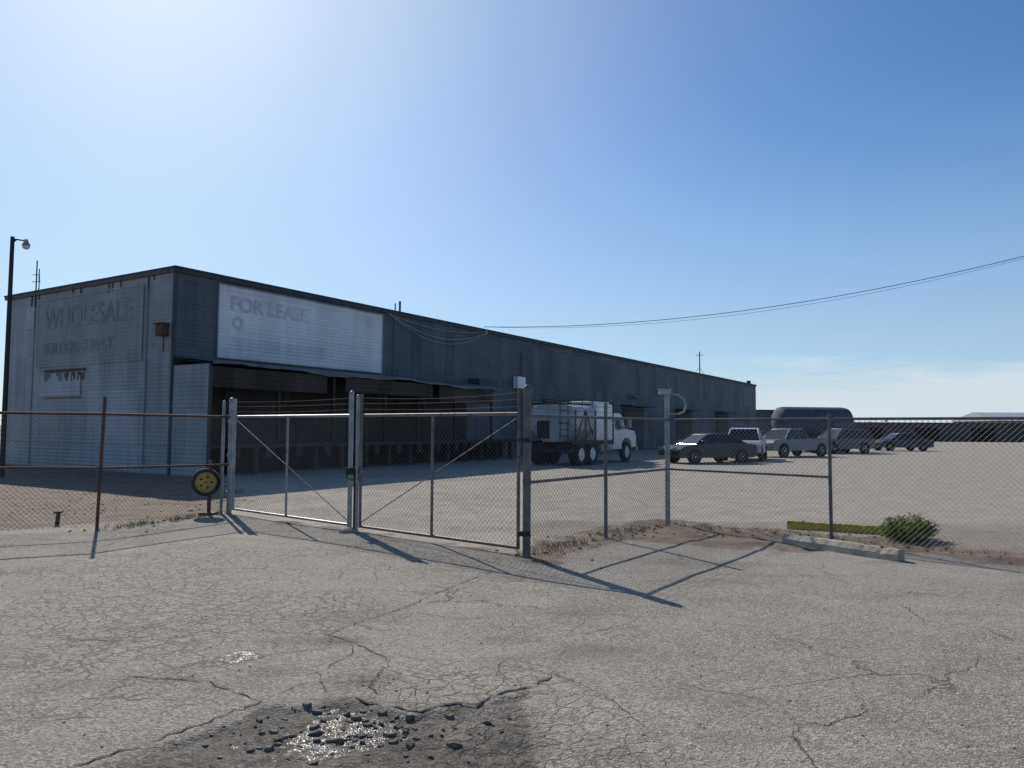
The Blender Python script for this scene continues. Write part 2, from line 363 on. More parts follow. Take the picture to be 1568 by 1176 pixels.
# ------------------------------------------------------------------ warehouse
TH=math.atan2(.848,.53)
W=empty('warehouse',(-11.6,25.6,0),TH)
LN=78.3; WD=11.75; HT=7.1; PT=.14; AM=.016
def wb(mb,name,mat,**k): return mb.build(name,mat,W,**k)
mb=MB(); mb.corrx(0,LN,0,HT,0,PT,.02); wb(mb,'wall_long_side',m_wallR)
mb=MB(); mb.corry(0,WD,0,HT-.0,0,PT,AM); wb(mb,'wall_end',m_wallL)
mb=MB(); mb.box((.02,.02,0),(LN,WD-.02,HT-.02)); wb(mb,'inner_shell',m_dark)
mb=MB(); mb.box((-.12,-.14,HT),(LN+.1,WD+.1,HT+.06)); wb(mb,'roof',m_trim)
mb=MB(); mb.box((-.08,-.1,HT-.14),(LN+.05,-.045,HT-.003)); wb(mb,'roof_edge_trim',m_trim)
mb=MB(); mb.box((-.1,-.03,HT-.14),(-.045,WD+.05,HT-.003)); wb(mb,'end_wall_trim',m_trimL)
mb=MB(); mb.box((-.05,-.05,0),(.05,.07,HT-.165)); wb(mb,'corner_flashing',m_trim)
mb=MB()
for yy in (1.55,9.35): mb.box((-.04,yy-.02,.0),(-.022,yy+.02,HT-.17))
mb.box((-.03,.15,.98),(-.02,WD,1.0))
mb.tube((-.08,1.45,.3),(-.08,1.45,4.0),.025,8); wb(mb,'end_wall_battens',simple('batten',(.22,.23,.24),.6,0,.3,2,.2))
mb=MB(); mb.corry(1.83,9.04,4.03,6.67,-.035,PT,AM); wb(mb,'faded_sign_panel',m_sign)
mb=MB()
for a,b_ in (((1.79,6.67),(9.08,6.72)),((1.79,3.99),(9.08,4.03)),((1.78,3.99),(1.83,6.72)),((9.04,3.99),(9.09,6.72))):
    mb.box((-.07,a[0],a[1]),(-.03,b_[0],b_[1]))
wb(mb,'sign_frame',m_ghost)
mb=MB(); mb.box((-.065,5.4,3.76),(-.045,8.36,3.86))
for i in range(26):
    y=random.uniform(5.4,8.3); mb.box((-.0635,y,3.86-random.uniform(.12,.5)),(-.045,y+random.uniform(.01,.05),3.7))
for i in range(10):
    y=random.uniform(.2,11.3); mb.box((-.0635,y,6.95-random.uniform(.1,.5)),(-.03,y+random.uniform(.01,.03),6.95))
mb.box((-.05,5.6,2.72),(-.03,8.3,2.75)); wb(mb,'rust_strip',m_rust)
mb=MB(); mb.corry(5.7,8.7,2.8,3.7,-.03,PT,AM); mb.corry(9.4,10.0,5.6,6.5,-.03,PT,AM); mb.corry(1.85,5.2,.2,3.0,-.015,PT,AM); wb(mb,'patched_sheet',siding('pale_patch',(.39,.40,.405),.18,.08,seam=.15))
mb=MB(); mb.box((-.3,.25,4.75),(-.04,.62,5.15)); mb.box((-.36,.2,5.15),(-.04,.67,5.2)); mb.tube((-.1,.43,4.75),(-.1,.43,4.2),.025); wb(mb,'vent_box',m_rust,bevel=.01)
def text(s,size,mat,name,mtx,sx=1.):
    cu=bpy.data.curves.new(name,'FONT'); cu.body=s; cu.size=size; cu.extrude=.001; cu.align_x='LEFT'
    t=bpy.data.objects.new(name,cu); sc.collection.objects.link(t); t.parent=W; cu.materials.append(mat); cu.offset=.015
    t.matrix_local=mtx@Matrix.Diagonal((sx,1,1,1)); return t
def mL(y,z): return Matrix(((0,0,-1,-.056),(-1,0,0,y),(0,1,0,z),(0,0,0,1)))
def mR(x,z): return Matrix(((1,0,0,x),(0,0,-1,-.066),(0,1,0,z),(0,0,0,1)))
text('WHOLESALE',1.15,m_ghost2,'ghost_lettering',mL(8.5,5.5),.92)
text('BUILDERS SUPPLY',.6,m_ghost2,'ghost_lettering_row',mL(8.6,4.5),1.05)
mb=MB(); mb.corrx(1.72,10.46,4.17,6.82,-.035,PT,.02); wb(mb,'painted_sign_panel',m_white)
mb=MB()
for a,b_ in (((1.68,6.82),(10.5,6.86)),((1.68,4.13),(10.5,4.17)),((1.68,4.13),(1.72,6.86)),((10.46,4.13),(10.50,6.86))):
    mb.box((a[0],-.08,a[1]),(b_[0],-.03,b_[1]))
wb(mb,'painted_panel_frame',m_wallL)
m_gl=siding('ghost_white',(.55,.575,.60),.12,.05,streak=.14,fade=(.64,.655,.665),seam=.14)
text('FOR LEASE',.75,m_gl,'ghost_sign_text',mR(2.2,5.95),1.05)
text('Q',.6,m_gl,'ghost_sign_mark',mR(2.3,5.3),1.)
mb=MB(); mb.corrx(2.3,7.0,4.5,4.95,-.0375,PT,.021); wb(mb,'overpainted_strip',siding('overpaint',(.565,.59,.61),.12,.05,seam=.14))
CD=2.05; CL=17.2
mb=MB()
n=60
fs_=lambda x:.05*math.sin(x*.8)+.03*math.sin(x*2.1)+.015*math.sin(x*7)-.004*x
for i in range(n):
    x0=CL*i/n;x1=CL*(i+1)/n
    s0=fs_(x0); s1=fs_(x1)
    mb.add([(x0,-.05,4.05),(x1,-.05,4.05),(x1,-CD-.1,3.78+s1),(x0,-CD-.1,3.78+s0),(x0,-.05,3.98),(x1,-.05,3.98),(x1,-CD-.1,3.70+s1),(x0,-CD-.1,3.70+s0)],[(0,3,2,1),(4,5,6,7),(3,7,6,2)])
wb(mb,'canopy',m_canopy)
mb=MB(); mb.corry(-CD,-.1,.0,3.72,-.02,PT,AM); wb(mb,'canopy_end_panel',m_wallL)
mb=MB(); mb.box((.0,-CD,.0),(.08,-CD+.08,3.66)); mb.box((-.06,-CD-.04,0),(.0,-CD+.02,3.72)); wb(mb,'end_panel_edge',m_trim)
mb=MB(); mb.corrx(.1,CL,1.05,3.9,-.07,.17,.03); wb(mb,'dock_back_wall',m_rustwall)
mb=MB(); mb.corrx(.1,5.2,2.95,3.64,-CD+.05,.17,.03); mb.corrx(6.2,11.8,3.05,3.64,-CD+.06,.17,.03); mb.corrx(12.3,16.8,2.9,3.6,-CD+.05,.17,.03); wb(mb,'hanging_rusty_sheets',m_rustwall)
mb=MB()
for x in (2.9,5.6,6.4,8.6,11.2,13.6,16.8): mb.box((x,-CD+.1,1.05),(x+.1,-CD+.2,3.66))
mb.tube((3.5,-CD+.15,1.1),(5.6,-CD+.15,2.6),.02); mb.tube((16.8,-CD+.15,1.1),(16.8,-CD+.15,3.6),.03)
wb(mb,'canopy_posts',m_dbrown)
mb=MB(); mb.box((.1,-1.9,.92),(20,-.08,1.05)); wb(mb,'dock_platform',m_dock)
mb=MB()
for i in range(14):
    x=.6+i*1.4; mb.box((x,-1.85,0),(x+.16,-1.7,.918)); mb.box((x+.4,-1.98,.55),(x+.7,-1.905,.95))
wb(mb,'dock_legs',m_wood)
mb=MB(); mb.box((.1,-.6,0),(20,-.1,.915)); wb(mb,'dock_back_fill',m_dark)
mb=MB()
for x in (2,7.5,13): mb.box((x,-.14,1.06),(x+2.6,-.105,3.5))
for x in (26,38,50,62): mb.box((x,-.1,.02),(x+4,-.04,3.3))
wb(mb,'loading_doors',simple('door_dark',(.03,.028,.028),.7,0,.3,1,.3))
mb=MB()
for x in (25.5,37.5,49.5,61.5): mb.box((x,-1.0,3.4),(x+5,-.04,3.5))
mb.box((17.4,-.75,3.7),(19.2,-.05,4.3)); wb(mb,'door_hoods',m_trim)
mb=MB(); mb.box((21.9,-.4,4.0),(22.8,-.06,4.7)); wb(mb,'electrical_box',m_offw,bevel=.02)
mb=MB(); mb.tube((22.9,-.12,1.2),(22.9,-.12,6.2),.04); mb.tube((22.3,-.12,1.2),(22.3,-.12,4),.04); mb.tube((11.3,-.1,4.1),(11.3,-.1,7.5),.03)
mb.tube((33,-.1,3.3),(33,-.1,4.4),.03); mb.tube((41,-.1,2),(41,-.1,4.6),.03)
mb.box((39.8,-.3,4.1),(40.7,-.06,4.25)); wb(mb,'conduits',simple('conduit_gray',(.12,.125,.13),.6))
mb=MB(); mb.tube((12.1,.3,7.1),(12.1,.3,7.75),.05); mb.tube((66,3,7.1),(66,3,10.3),.06,6); mb.tube((66,2.6,9.9),(66,3.4,9.9),.03,5); mb.tube((66,3,8.6),(69,3,7.15),.02,4); mb.tube((66,3,8.6),(63,3,7.15),.02,4)
mb.tube((77,.5,7.1),(77,.5,7.6),.25,8)
wb(mb,'roof_vent_pipes',m_dbrown)
def cat(a,b,sag,n=24):
    a=Vector(a);b=Vector(b); return [a.lerp(b,i/n)-Vector((0,0,4*sag*(i/n)*(1-i/n))) for i in range(n+1)]
mb=MB()
mb.path(cat((10.7,-.2,6.95),(18.9,-.2,6.95),.75),.018,5); mb.path(cat((10.7,-.25,6.95),(18.9,-.25,6.95),1.0),.014,5); mb.path(cat((10.7,-.2,6.95),(18.9,-.2,7.0),.35),.014,5)
mb.box((18.85,-.2,6.85),(18.95,-.06,7.1)); wb(mb,'service_cables',simple('cable_gray',(.33,.34,.35),.6))
UP=Vector((27,31,0)); U=empty('utility_pole',UP)
mb=MB(); mb.tube(UP,UP+Vector((0,0,11.6)),.17,12,.12); mb.box(UP+Vector((-1.2,-.06,10.4)),UP+Vector((1.2,.06,10.55))); mb.build('pole',m_wood,U,UP)
mb=MB(); a=Vector((-1.58,41.3,7.25))
mb.path(cat(a,UP+Vector((0,0,10.52)),1.25,40),.015,5); mb.path(cat(a,UP+Vector((0,0,10.50)),1.4,40),.007,5); mb.path(cat(UP+Vector((0,0,10.4)),UP+Vector((34,-6,9.5)),1.,20),.017,5)
mb.build('overhead_wires',m_cable,U,UP)
# ------------------------------------------------------------------ background sheds
S=empty('storage_shed',(31.5,97,0),R(8)); mb=MB(); mb.corrx(0,9,0,4.1,0,.3,.05); mb.box((.0,.02,0),(9,9,4.05)); mb.build('walls',m_wallR,S)
mb=MB(); mb.box((-.2,-.2,4.1),(9.2,9.2,4.25)); mb.build('roof',m_trim,S); mb=MB(); mb.box((2,-.09,0),(5,-.06,3)); mb.build('door',m_dark,S)
S=empty('long_shed',(55,118,0),R(-4)); mb=MB(); mb.corrx(-12,70,0,2.8,0,.3,.05); mb.box((-12,.02,0),(70,10,2.75)); mb.build('walls',simple('shed_wall',(.075,.07,.07),.8,0,.4,.2),S)
mb=MB(); mb.prism([(-12.3,2.8),(70.3,2.8),(70.3,2.95),(-12.3,2.95)],-.3,10.3); mb.build('roof',m_trim,S)
mb=MB(); 
for i in range(9): mb.box((-9+i*8.5,-.1,0),(-5.5+i*8.5,-.06,2.1))
mb.build('bay_doors',m_dark,S)
S=empty('metal_roofed_building',(92,142,0),R(-6)); mb=MB(); mb.box((0,0,0),(60,18,3.6)); mb.build('walls',m_conc,S)
mb=MB(); mb.add([(-.5,-.5,3.6),(60.5,-.5,3.6),(60.5,9,5.4),(-.5,9,5.4),(-.5,18.5,3.6),(60.5,18.5,3.6)],[(0,1,2,3),(3,2,5,4),(0,3,4),(1,5,2)])
for i in range(60): mb.box((i,-.5,3.65),(i+.1,-.4,3.8))
mb.build('roof',m_grayp,S)
def foliage_mass(name,pts,wd,ht,nleaf,ls,mat):
    mb=MB(); r=random
    for (x,y,s) in pts:
        for i in range(nleaf):
            th=r.random()*6.283; ph=math.acos(r.uniform(-.2,1)); rr=(r.random()**.4)*(1+.3*math.sin(th*3+x))
            c=Vector((x+wd*s*rr*math.sin(ph)*math.cos(th),y+wd*s*rr*math.sin(ph)*math.sin(th),ht*s*(.25+.75*rr*math.cos(ph))))
            if c.z<0.02: c.z=abs(c.z)+.02
            u=Vector((r.gauss(0,1),r.gauss(0,1),r.gauss(0,1))).normalized(); v=u.orthogonal().normalized(); l=ls*r.uniform(.6,1.3)
            mb.add([c-u*l,c+v*l*.35,c+u*l,c-v*l*.35],[(0,1,2,3)])
    return mb.build(name,mat)
m_tree=simple('tree_foliage',(.055,.07,.04),.8,0,.5,1)
foliage_mass('distant_tree_line',[(x,190+random.uniform(-8,8),random.uniform(.5,1.1)) for x in np.arange(60,175,5.)],4.5,3.6,160,.5,m_tree)
# ------------------------------------------------------------------ vehicles
def wheels(mbT,mbR,pos,r,wd):
    for (x,y) in pos:
        s=1 if y>0 else -1
        Mx=Matrix.Translation((x,y,r))@Matrix.Rotation(R(-90*s),4,'X')
        mbT.lathe([(.0,-wd),(r*.8,-wd),(r*.96,-wd*.9),(r,-wd*.7),(r,-.03),(r*.95,.0),(r*.62,.0),(r*.58,-.03)],Mx,20)
        mbR.lathe([(r*.6,-.025),(r*.5,-.01),(r*.42,-.05),(r*.18,-.03),(r*.15,.01),(0,.012)],Mx,16)
def car(name,loc,h,paint,kind='sedan'):
    E=empty(name,(loc[0],loc[1],0),R(h)); b=MB();gl=MB();t=MB();r=MB();d=MB();l=MB();rl=MB()
    if kind=='sedan':
        b.prism([(-2.32,.36),(-2.36,.72),(-2.25,.93),(-1.35,.98),(1.05,.95),(2.0,.82),(2.32,.66),(2.36,.4),(2.2,.28),(-2.1,.28)],-.89,.89,.08,.7,1.0)
        cab=[(-1.75,.95),(-1.0,1.40),(-.6,1.45),(.25,1.44),(.5,1.39),(1.3,.94)]; W2=.8; wy=.9; wx=(-1.4,1.42); wr=.33; za,zb=.95,1.45
    elif kind=='suv':
        b.prism([(-2.3,.42),(-2.36,.9),(-2.3,1.08),(1.0,1.08),(2.05,1.0),(2.3,.8),(2.34,.45),(2.2,.34),(-2.1,.34)],-.95,.95,.06,.8,1.1)
        cab=[(-2.28,1.06),(-2.05,1.68),(-1.7,1.76),(.15,1.76),(.45,1.68),(1.15,1.05)]; W2=.87; wy=.96; wx=(-1.4,1.42); wr=.38; za,zb=1.06,1.76
    else:
        b.prism([(-2.75,.5),(-2.78,1.08),(-.55,1.1),(1.2,1.1),(2.45,1.04),(2.68,.85),(2.7,.5),(2.5,.4),(-2.6,.4)],-.96,.96,.04,.8,1.1)
        d.box((-2.68,-.82,1.085),(-.65,.82,1.112))
        cab=[(-.62,1.08),(-.5,1.62),(-.3,1.74),(.65,1.74),(.9,1.68),(1.5,1.08)]; W2=.86; wy=.97; wx=(-1.7,1.7); wr=.39; za,zb=1.08,1.74
    gl.prism(cab,-W2,W2,.17,za,zb)
    top=[(x,z_) for x,z_ in cab if z_>zb-.07]
    tp=[(x,z_+.012) for x,z_ in top]+[(top[-1][0]+.0,zb-.09),(top[0][0],zb-.09)]
    b.prism(tp,-W2+.15,W2-.15)
    for s in (-1,1):
        y0=s*(W2+.004); y1=s*(W2-.165)
        pil=[(cab[0],cab[1]),(cab[-1],cab[-2])]
        for (p,q) in pil: b.tube((p[0],y0,p[1]),(q[0],y1,q[1]),.035,5)
        xm=(cab[1][0]+cab[-2][0])/2; b.tube((xm,y0,za),(xm,y1,zb-.02),.03,5)
        b.box((cab[-1][0]-.45,min(y0,y0+s*.18),za+.03),(cab[-1][0]-.3,max(y0,y0+s*.18),za+.16))
    for x in wx:
        for s in (-1,1):
            Mx=Matrix.Translation((x,s*(wy-.02),wr+.02))@Matrix.Rotation(R(-90*s),4,'X')
            d.lathe([(0,.022),(wr*1.16,.022),(wr*1.16,-.1)],Mx,20)
    fr=2.36 if kind!='pickup' else 2.7
    for s in (-1,1):
        l.box((fr-.1,s*.62-.17,.62),(fr+.02,s*.62+.17,.78)); rl.box((-fr-.03,s*.7-.13,.72),(-fr+.1,s*.7+.13,.92))
    d.box((fr-.1,-.42,.48),(fr+.025,.42,.7)); d.box((-fr-.05,-.8,.36),(-fr+.1,.8,.5))
    wheels(t,r,[(x,s*(wy+.03)) for x in wx for s in (-1,1)],wr,.22)
    b.build('body',paint,E,bevel=.04,smooth=True); gl.build('windows',m_glass,E,bevel=.02); t.build('tires',m_black,E,smooth=True); r.build('rims',m_chrome,E,smooth=True)
    d.build('dark_trim',m_black,E); l.build('headlights',m_chrome,E); rl.build('tail_lights',m_red,E)
    return E
def paint(n,c): return simple(n,c,.35,.0,.08,1.5)
p_blk=paint('paint_black',(.018,.02,.024)); p_wh=paint('paint_white',(.5,.52,.55)); p_sl=paint('paint_slate',(.13,.16,.20)); p_gr=paint('paint_gray',(.06,.065,.07))
car('sedan_car',(9.75,37.5),203,p_blk,'sedan')
car('pickup_truck',(12.9,41.5),-112,p_wh,'pickup')
car('pickup_truck',(17.4,47),-150,p_sl,'pickup')
car('sport_utility_car',(23.5,54),-160,p_gr,'suv')
car('sedan_car',(32,62),185,p_blk,'sedan')
T=empty('tank_trailer',(20.5,58,0),R(12)); mb=MB()
Mx=Matrix.Translation((0,0,2.3))@Matrix.Rotation(R(90),4,'Y'); mb.lathe([(0,-.2),(.8,-.1),(1.1,.15),(1.15,.5),(1.15,5.5),(1.1,5.85),(.8,6.1),(0,6.2)],Mx,24); mb.build('tank',simple('tank_blue',(.07,.09,.12),.8),T,smooth=True)
t=MB();r=MB(); wheels(t,r,[(x,y) for x in (.9,2.0) for y in (-1.15,1.15)],.5,.3); t.build('tires',m_black,T); r.build('rims',m_chrome,T)
mb=MB(); mb.box((-.2,-.9,1.0),(6.2,.9,1.25)); mb.box((5,-.5,0),(5.2,-.3,1)); mb.box((5,.3,0),(5.2,.5,1)); mb.build('frame',m_dbrown,T)
DX=-1.15
T=empty('feed_truck',(1.65,33.5,0),TH)
mb=MB(); mb.box((.1,-.45,.72),(7.1,-.3,.98)); mb.box((.1,.3,.72),(7.1,.45,.98)); mb.box((0,-1.15,.6),(.15,1.15,.75))
for x in (.9,1.9,3.1): mb.box((x,-.3,.8),(x+.1,.3,.95))
mb.box((.0,-1.2,.95),(4.2,-1.12,1.1)); mb.box((.0,1.12,.95),(4.2,1.2,1.1)); mb.build('chassis',m_dbrown,T)
t=MB();r=MB(); wheels(t,r,[(x,y) for x in (.9,2.05) for y in (-1.2,1.2)],.5,.5); wheels(t,r,[(7.3+DX,-1.12),(7.3+DX,1.12)],.5,.28); t.build('tires',m_black,T,smooth=True); r.build('rims',m_offw,T,smooth=True)
def binp(x0,x1,mb,ztop):
    sec=[(-.45,1.05),(-1.15,1.65),(-1.18,ztop-.35),(-1.0,ztop-.1),(-.6,ztop),(.6,ztop),(1.0,ztop-.1),(1.18,ztop-.35),(1.15,1.65),(.45,1.05)]
    k=len(sec); vs=[(x0,y,z_) for y,z_ in sec]+[(x1,y,z_) for y,z_ in sec]
    mb.add(vs,[tuple(range(k))[::-1],tuple(range(k,2*k))]+[(i,(i+1)%k,k+(i+1)%k,k+i) for i in range(k)])
mb=MB(); binp(.25,2.3,mb,2.74); mb.build('rear_hopper',m_grayp,T,bevel=.03)
mb=MB(); mb.box((2.5,-1.18,1.1),(4.25,1.18,2.82)); mb.box((2.5,-1.0,2.823),(4.25,1.0,2.95)); mb.build('front_box',m_offw,T,bevel=.06)
mb=MB()
for x in (.25,1.25,2.25): 
    mb.box((x,-1.22,1.0),(x+.05,-1.185,2.5)); mb.box((x,-1.0,2.75),(x+.05,1.0,2.80))
mb.tube((.2,-1.0,2.94),(2.5,-1.0,2.96),.022,6); mb.tube((.2,1.0,2.94),(2.5,1.0,2.96),.022,6)
mb.tube((.3,-1.2,1.1),(1.2,-1.2,2.4),.025,6); mb.tube((1.3,-1.2,2.4),(2.2,-1.2,1.1),.025,6)
for x in (.2,1.3,2.4): mb.tube((x,-1.0,2.6),(x,-1.0,2.95),.018,5); mb.tube((x,1.0,2.6),(x,1.0,2.95),.018,5)
for y in (-.9,-.5): mb.tube((.12,y,.9),(.12,y,2.9),.022,6)
for i in range(7): mb.tube((.12,-.9,1.05+i*.28),(.12,-.5,1.05+i*.28),.018,5)
mb.box((.16,.1,1.2),(.24,.7,2.0)); mb.tube((.1,.3,2.85),(2.5,.3,3.0),.08,10)
mb.tube((4.36,-1.12,.9),(4.36,-1.12,3.0),.06,8)
mb.build('rails_and_ladder',m_dbrown,T)
mb=MB(); Mx=Matrix.Translation((2.85,-.95,.75))@Matrix.Rotation(R(90),4,'Y'); mb.lathe([(0,0),(.27,0),(.3,.04),(.3,1.3),(.27,1.34),(0,1.34)],Mx,18); mb.build('fuel_tank',m_galv,T,smooth=True)
def sh(l): return [(x+DX,z_) for x,z_ in l]
mb=MB(); mb.prism(sh([(5.6,.85),(5.6,2.2),(5.75,2.42),(6.7,2.42),(6.95,2.3),(7.15,1.68),(8.35,1.55),(8.55,1.3),(8.55,.75),(7.95,.7),(7.85,1.02),(7.6,1.18),(7.0,1.18),(6.75,1.0),(6.7,.65),(5.6,.65)]),-1.08,1.08,.1,1.6,2.4)
mb.build('cab',m_offw,T,bevel=.04)
mb=MB(); 
for s in (-1,1): mb.add([(6.0+DX,s*1.083,1.62),(7.0+DX,s*1.083,1.62),(6.82+DX,s*1.01,2.25),(6.0+DX,s*1.01,2.25)],[(0,1,2,3) if s<0 else (3,2,1,0)])
mb.add([(7.19+DX,-.9,1.72),(7.19+DX,.9,1.72),(6.98+DX,.85,2.3),(6.98+DX,-.85,2.3)],[(0,1,2,3)]); mb.add([(5.592+DX,-.5,1.7),(5.592+DX,.5,1.7),(5.592+DX,.5,2.15),(5.592+DX,-.5,2.15)],[(3,2,1,0)])
mb.build('cab_windows',m_glass,T)
mb=MB(); mb.box((8.5+DX,-1.1,.55),(8.68+DX,1.1,.78)); mb.box((8.54+DX,-.55,.85),(8.58+DX,.55,1.4))
for s in (-1,1): mb.box((6.95+DX,s*1.35-.1,1.7),(7.02+DX,s*1.35+.1,2.15)); mb.tube((6.98+DX,s*1.08,1.75),(6.98+DX,s*1.3,1.8),.02)
mb.build('bumper_and_mirrors',m_chrome,T)
# ------------------------------------------------------------------ fences
def link(mb,p,q,z0,z1,sp=.075,r=.0022):
    p=Vector(p);q=Vector(q);d=q-p;Ln=d.length;d.normalize();H=z1-z0
    k=-H
    while k<Ln:
        for sg in (1,-1):
            a0=k
            t0=max(0,(0-a0)/H); t1=min(1,(Ln-a0)/H)
            if t1>t0:
                s0,s1=a0+H*t0,a0+H*t1
                za,zb=(z0+H*t0,z0+H*t1) if sg>0 else (z1-H*t0,z1-H*t1)
                off=d.cross(Vector((0,0,1)))*(.003*sg)
                mb.tube(p+d*s0+Vector((0,0,za))+off,p+d*s1+Vector((0,0,zb))+off,r,3,caps=False,seg=max(1,int((s1-s0)/.15)))
        k+=sp
def up(v,z_): return Vector((v.x,v.y,z_))
F=empty('chainlink_fence',PF1); o=PF1
mb=MB(); link(mb,PL+Vector((-.1,-.1,0)),PF1,.05,1.82); link(mb,PF1,PF2,.05,1.82); mb.build('mesh_fabric',m_wire,F,o)
mb=MB(); mb.tube(up(PL,1.84),up(PF1,1.84),.022); mb.tube(up(PF1,1.84),up(PF2,1.84),.022); mb.tube(up(PL,.93),up(PF1,.98),.019); mb.tube(up(PF1,.98),up(PF2,1.04),.019)
mb.tube(up(PF1,-.1),PF1+Vector((.04,.03,2.12)),.026); mb.tube(up(PF2,-.1),up(PF2,2.1),.03); mb.build('posts_and_rails',m_rust,F,o)
gd=(PM-PA).normalized(); ge=(PL-PM).normalized()
G=empty('double_swing_gate',PM); o=PM
mb=MB()
for P_,r_,h_ in ((PL,.05,2.15),(PL+Vector((-.16,.03,0)),.03,2.12),(PM+gd*.09,.035,2.2),(PM-gd*.07,.03,2.14)):
    mb.tube(up(P_,-.1 if r_>.032 else .0),up(P_,h_),r_,12); mb.ball(up(P_,h_),r_*1.15,10,6)
for z_ in (.4,1.1,1.75): mb.tube(up(PL,z_-.03),up(PL,z_+.03),.065,12)
mb.build('gate_posts',m_galv,G,o,smooth=True)
bw=MB()
def leaf(a,b,mbF,mbL,diag):
    mbF.tube(up(a,.08),up(a,2.18),.024,10); mbF.tube(up(b,.08),up(b,2.18),.024,10)
    m_=(a+b)/2; mbF.tube(up(m_,.1),up(m_,1.84),.021,8)
    mbF.tube(up(a,.1),up(b,.1),.022,8); mbF.tube(up(a,1.84),up(b,1.84),.024,8)
    link(mbL,a,b,.1,1.84)
    for z_ in (1.94,2.03,2.12):
        n=int((b-a).length/.13); sg=random.uniform(.01,.045)
        bw.path(cat(up(a,z_),up(b,z_),sg,8),.0028,4)
        for i in range(1,n):
            c_=up(a.lerp(b,i/n),z_-sg*4*(i/n)*(1-i/n)); v=Vector((random.gauss(0,1),random.gauss(0,1),random.gauss(0,1))).normalized()*.022; bw.tube(c_-v,c_+v,.002,3)
    if diag: mbL.tube(up(a,.15) if diag>0 else up(a,1.8),up(b,1.8) if diag>0 else up(b,.15),.008,5,seg=12)
f1=MB();l1=MB(); leaf(PM+ge*.12,PL-ge*.14,f1,l1,1)
f1.build('left_leaf_frame',m_galv,G,o,smooth=True)
f2=MB(); leaf(PM-gd*.16,PA+gd*.14,f2,l1,1); f2.build('right_leaf_frame',m_galvr,G,o,smooth=True); l1.build('gate_mesh',m_wire,G,o); bw.build('barbed_wire',m_barb,G,o)
mb=MB(); c_=up(PM,.95); mb.box(c_+Vector((-.12,-.06,-.05)),c_+Vector((.1,-.03,.06)))
for i in range(14):
    a_=i/14*6.28; p=c_+Vector((.11*math.cos(a_),-.06,.08*math.sin(a_)-.05)); mb.ball(p,.018,6,4,(1,.6,1))
mb.tube(PM+Vector((.02,-.07,.0)),PM+Vector((.02,-.07,1.0)),.012)
for z_ in (.3,1.5): 
    mb.box(up(PA+gd*.02,z_)+Vector((-.1,-.08,-.03)),up(PA+gd*.02,z_)+Vector((.06,-.03,.03)))
mb.build('latch_and_chain',m_dbrown,G,o)
mb=MB(); mb.ball(PM+Vector((-.05,-.1,.02)),.13,9,6,(1.2,1,.5)); mb.build('gate_stop_block',m_conc,G,o)
F=empty('chainlink_fence',PA); o=PA
mb=MB(); mb.tube(up(PA,-.1),up(PA,2.12),.052,16); mb.tube(up(PA,2.1),up(PA,2.16),.062,16); mb.ball(up(PA,2.17),.05,12,8)
for z_ in (.25,.95,1.3,1.72): mb.tube(up(PA,z_),up(PA,z_+.03),.058,16)
mb.build('end_post',m_post,F,o,smooth=True)
mb=MB()
for a,b in ((PA,PC),(PC,PR),(PR,PR2),(PR2,PR3)): link(mb,a,b,.04,1.8)
mb.build('mesh_fabric',m_wire,F,o)
mb=MB()
for z_ in (1.82,.95): mb.tube(up(PA,z_),up(PC,z_),.021)
for a,b in ((PC,PR),(PR,PR2),(PR2,PR3)): mb.tube(up(a,1.82),up(b,1.82),.02)
mb.tube(up(PC,.95),up(PR,.95),.018)
mb.tube(up(PB,-.05),up(PB,2.05),.028,10)
for a in (PR,PR2,PR3): mb.tube(up(a,-.05),up(a,1.9),.026,10)
for z_ in (1.92,2.0,2.08): mb.path(cat(up(PA,z_),up(PC,z_+.02),.03,8),.0028,4)
mb.build('posts_and_rails',m_post,F,o,smooth=True)
mb=MB(); mb.tube(up(PC,-.1),up(PC,2.25),.045,12); mb.build('corner_post',m_galv,F,o,smooth=True)
C=empty('security_camera',up(PC,2.2)); o=C.location
mb=MB(); mb.box(up(PC,2.27)+Vector((-.14,-.05,0)),up(PC,2.27)+Vector((.06,.05,.08))); mb.box(up(PC,2.27)+Vector((-.16,-.065,.08)),up(PC,2.27)+Vector((.08,.065,.092))); mb.tube(up(PC,2.2),up(PC,2.28),.03); mb.build('housing',m_grayp,C,o,bevel=.01)
mb=MB(); mb.path([up(PC,2.28)+Vector((.06,0,0)),up(PC,2.26)+Vector((.2,0,0)),up(PC,2.18)+Vector((.3,0,0)),up(PC,2.05)+Vector((.33,0,0)),up(PC,1.96)+Vector((.3,0,0)),up(PC,1.92)+Vector((.2,0,0)),up(PC,1.92)],.016,8); mb.build('conduit',m_galv,C,o)
D0=Vector((24,34,0)); F=empty('chainlink_fence',D0); mb=MB()
for i in range(12):
    p=D0+Vector((3*i,-.3*i,0)); mb.tube(p,p+Vector((0,0,1.0)),.05,6)
mb.tube(D0+Vector((0,0,1)),D0+Vector((33,-3.3,1)),.03); mb.tube(D0+Vector((0,0,.4)),D0+Vector((33,-3.3,.4)),.03); mb.build('posts_and_rails',m_galvr,F,D0)
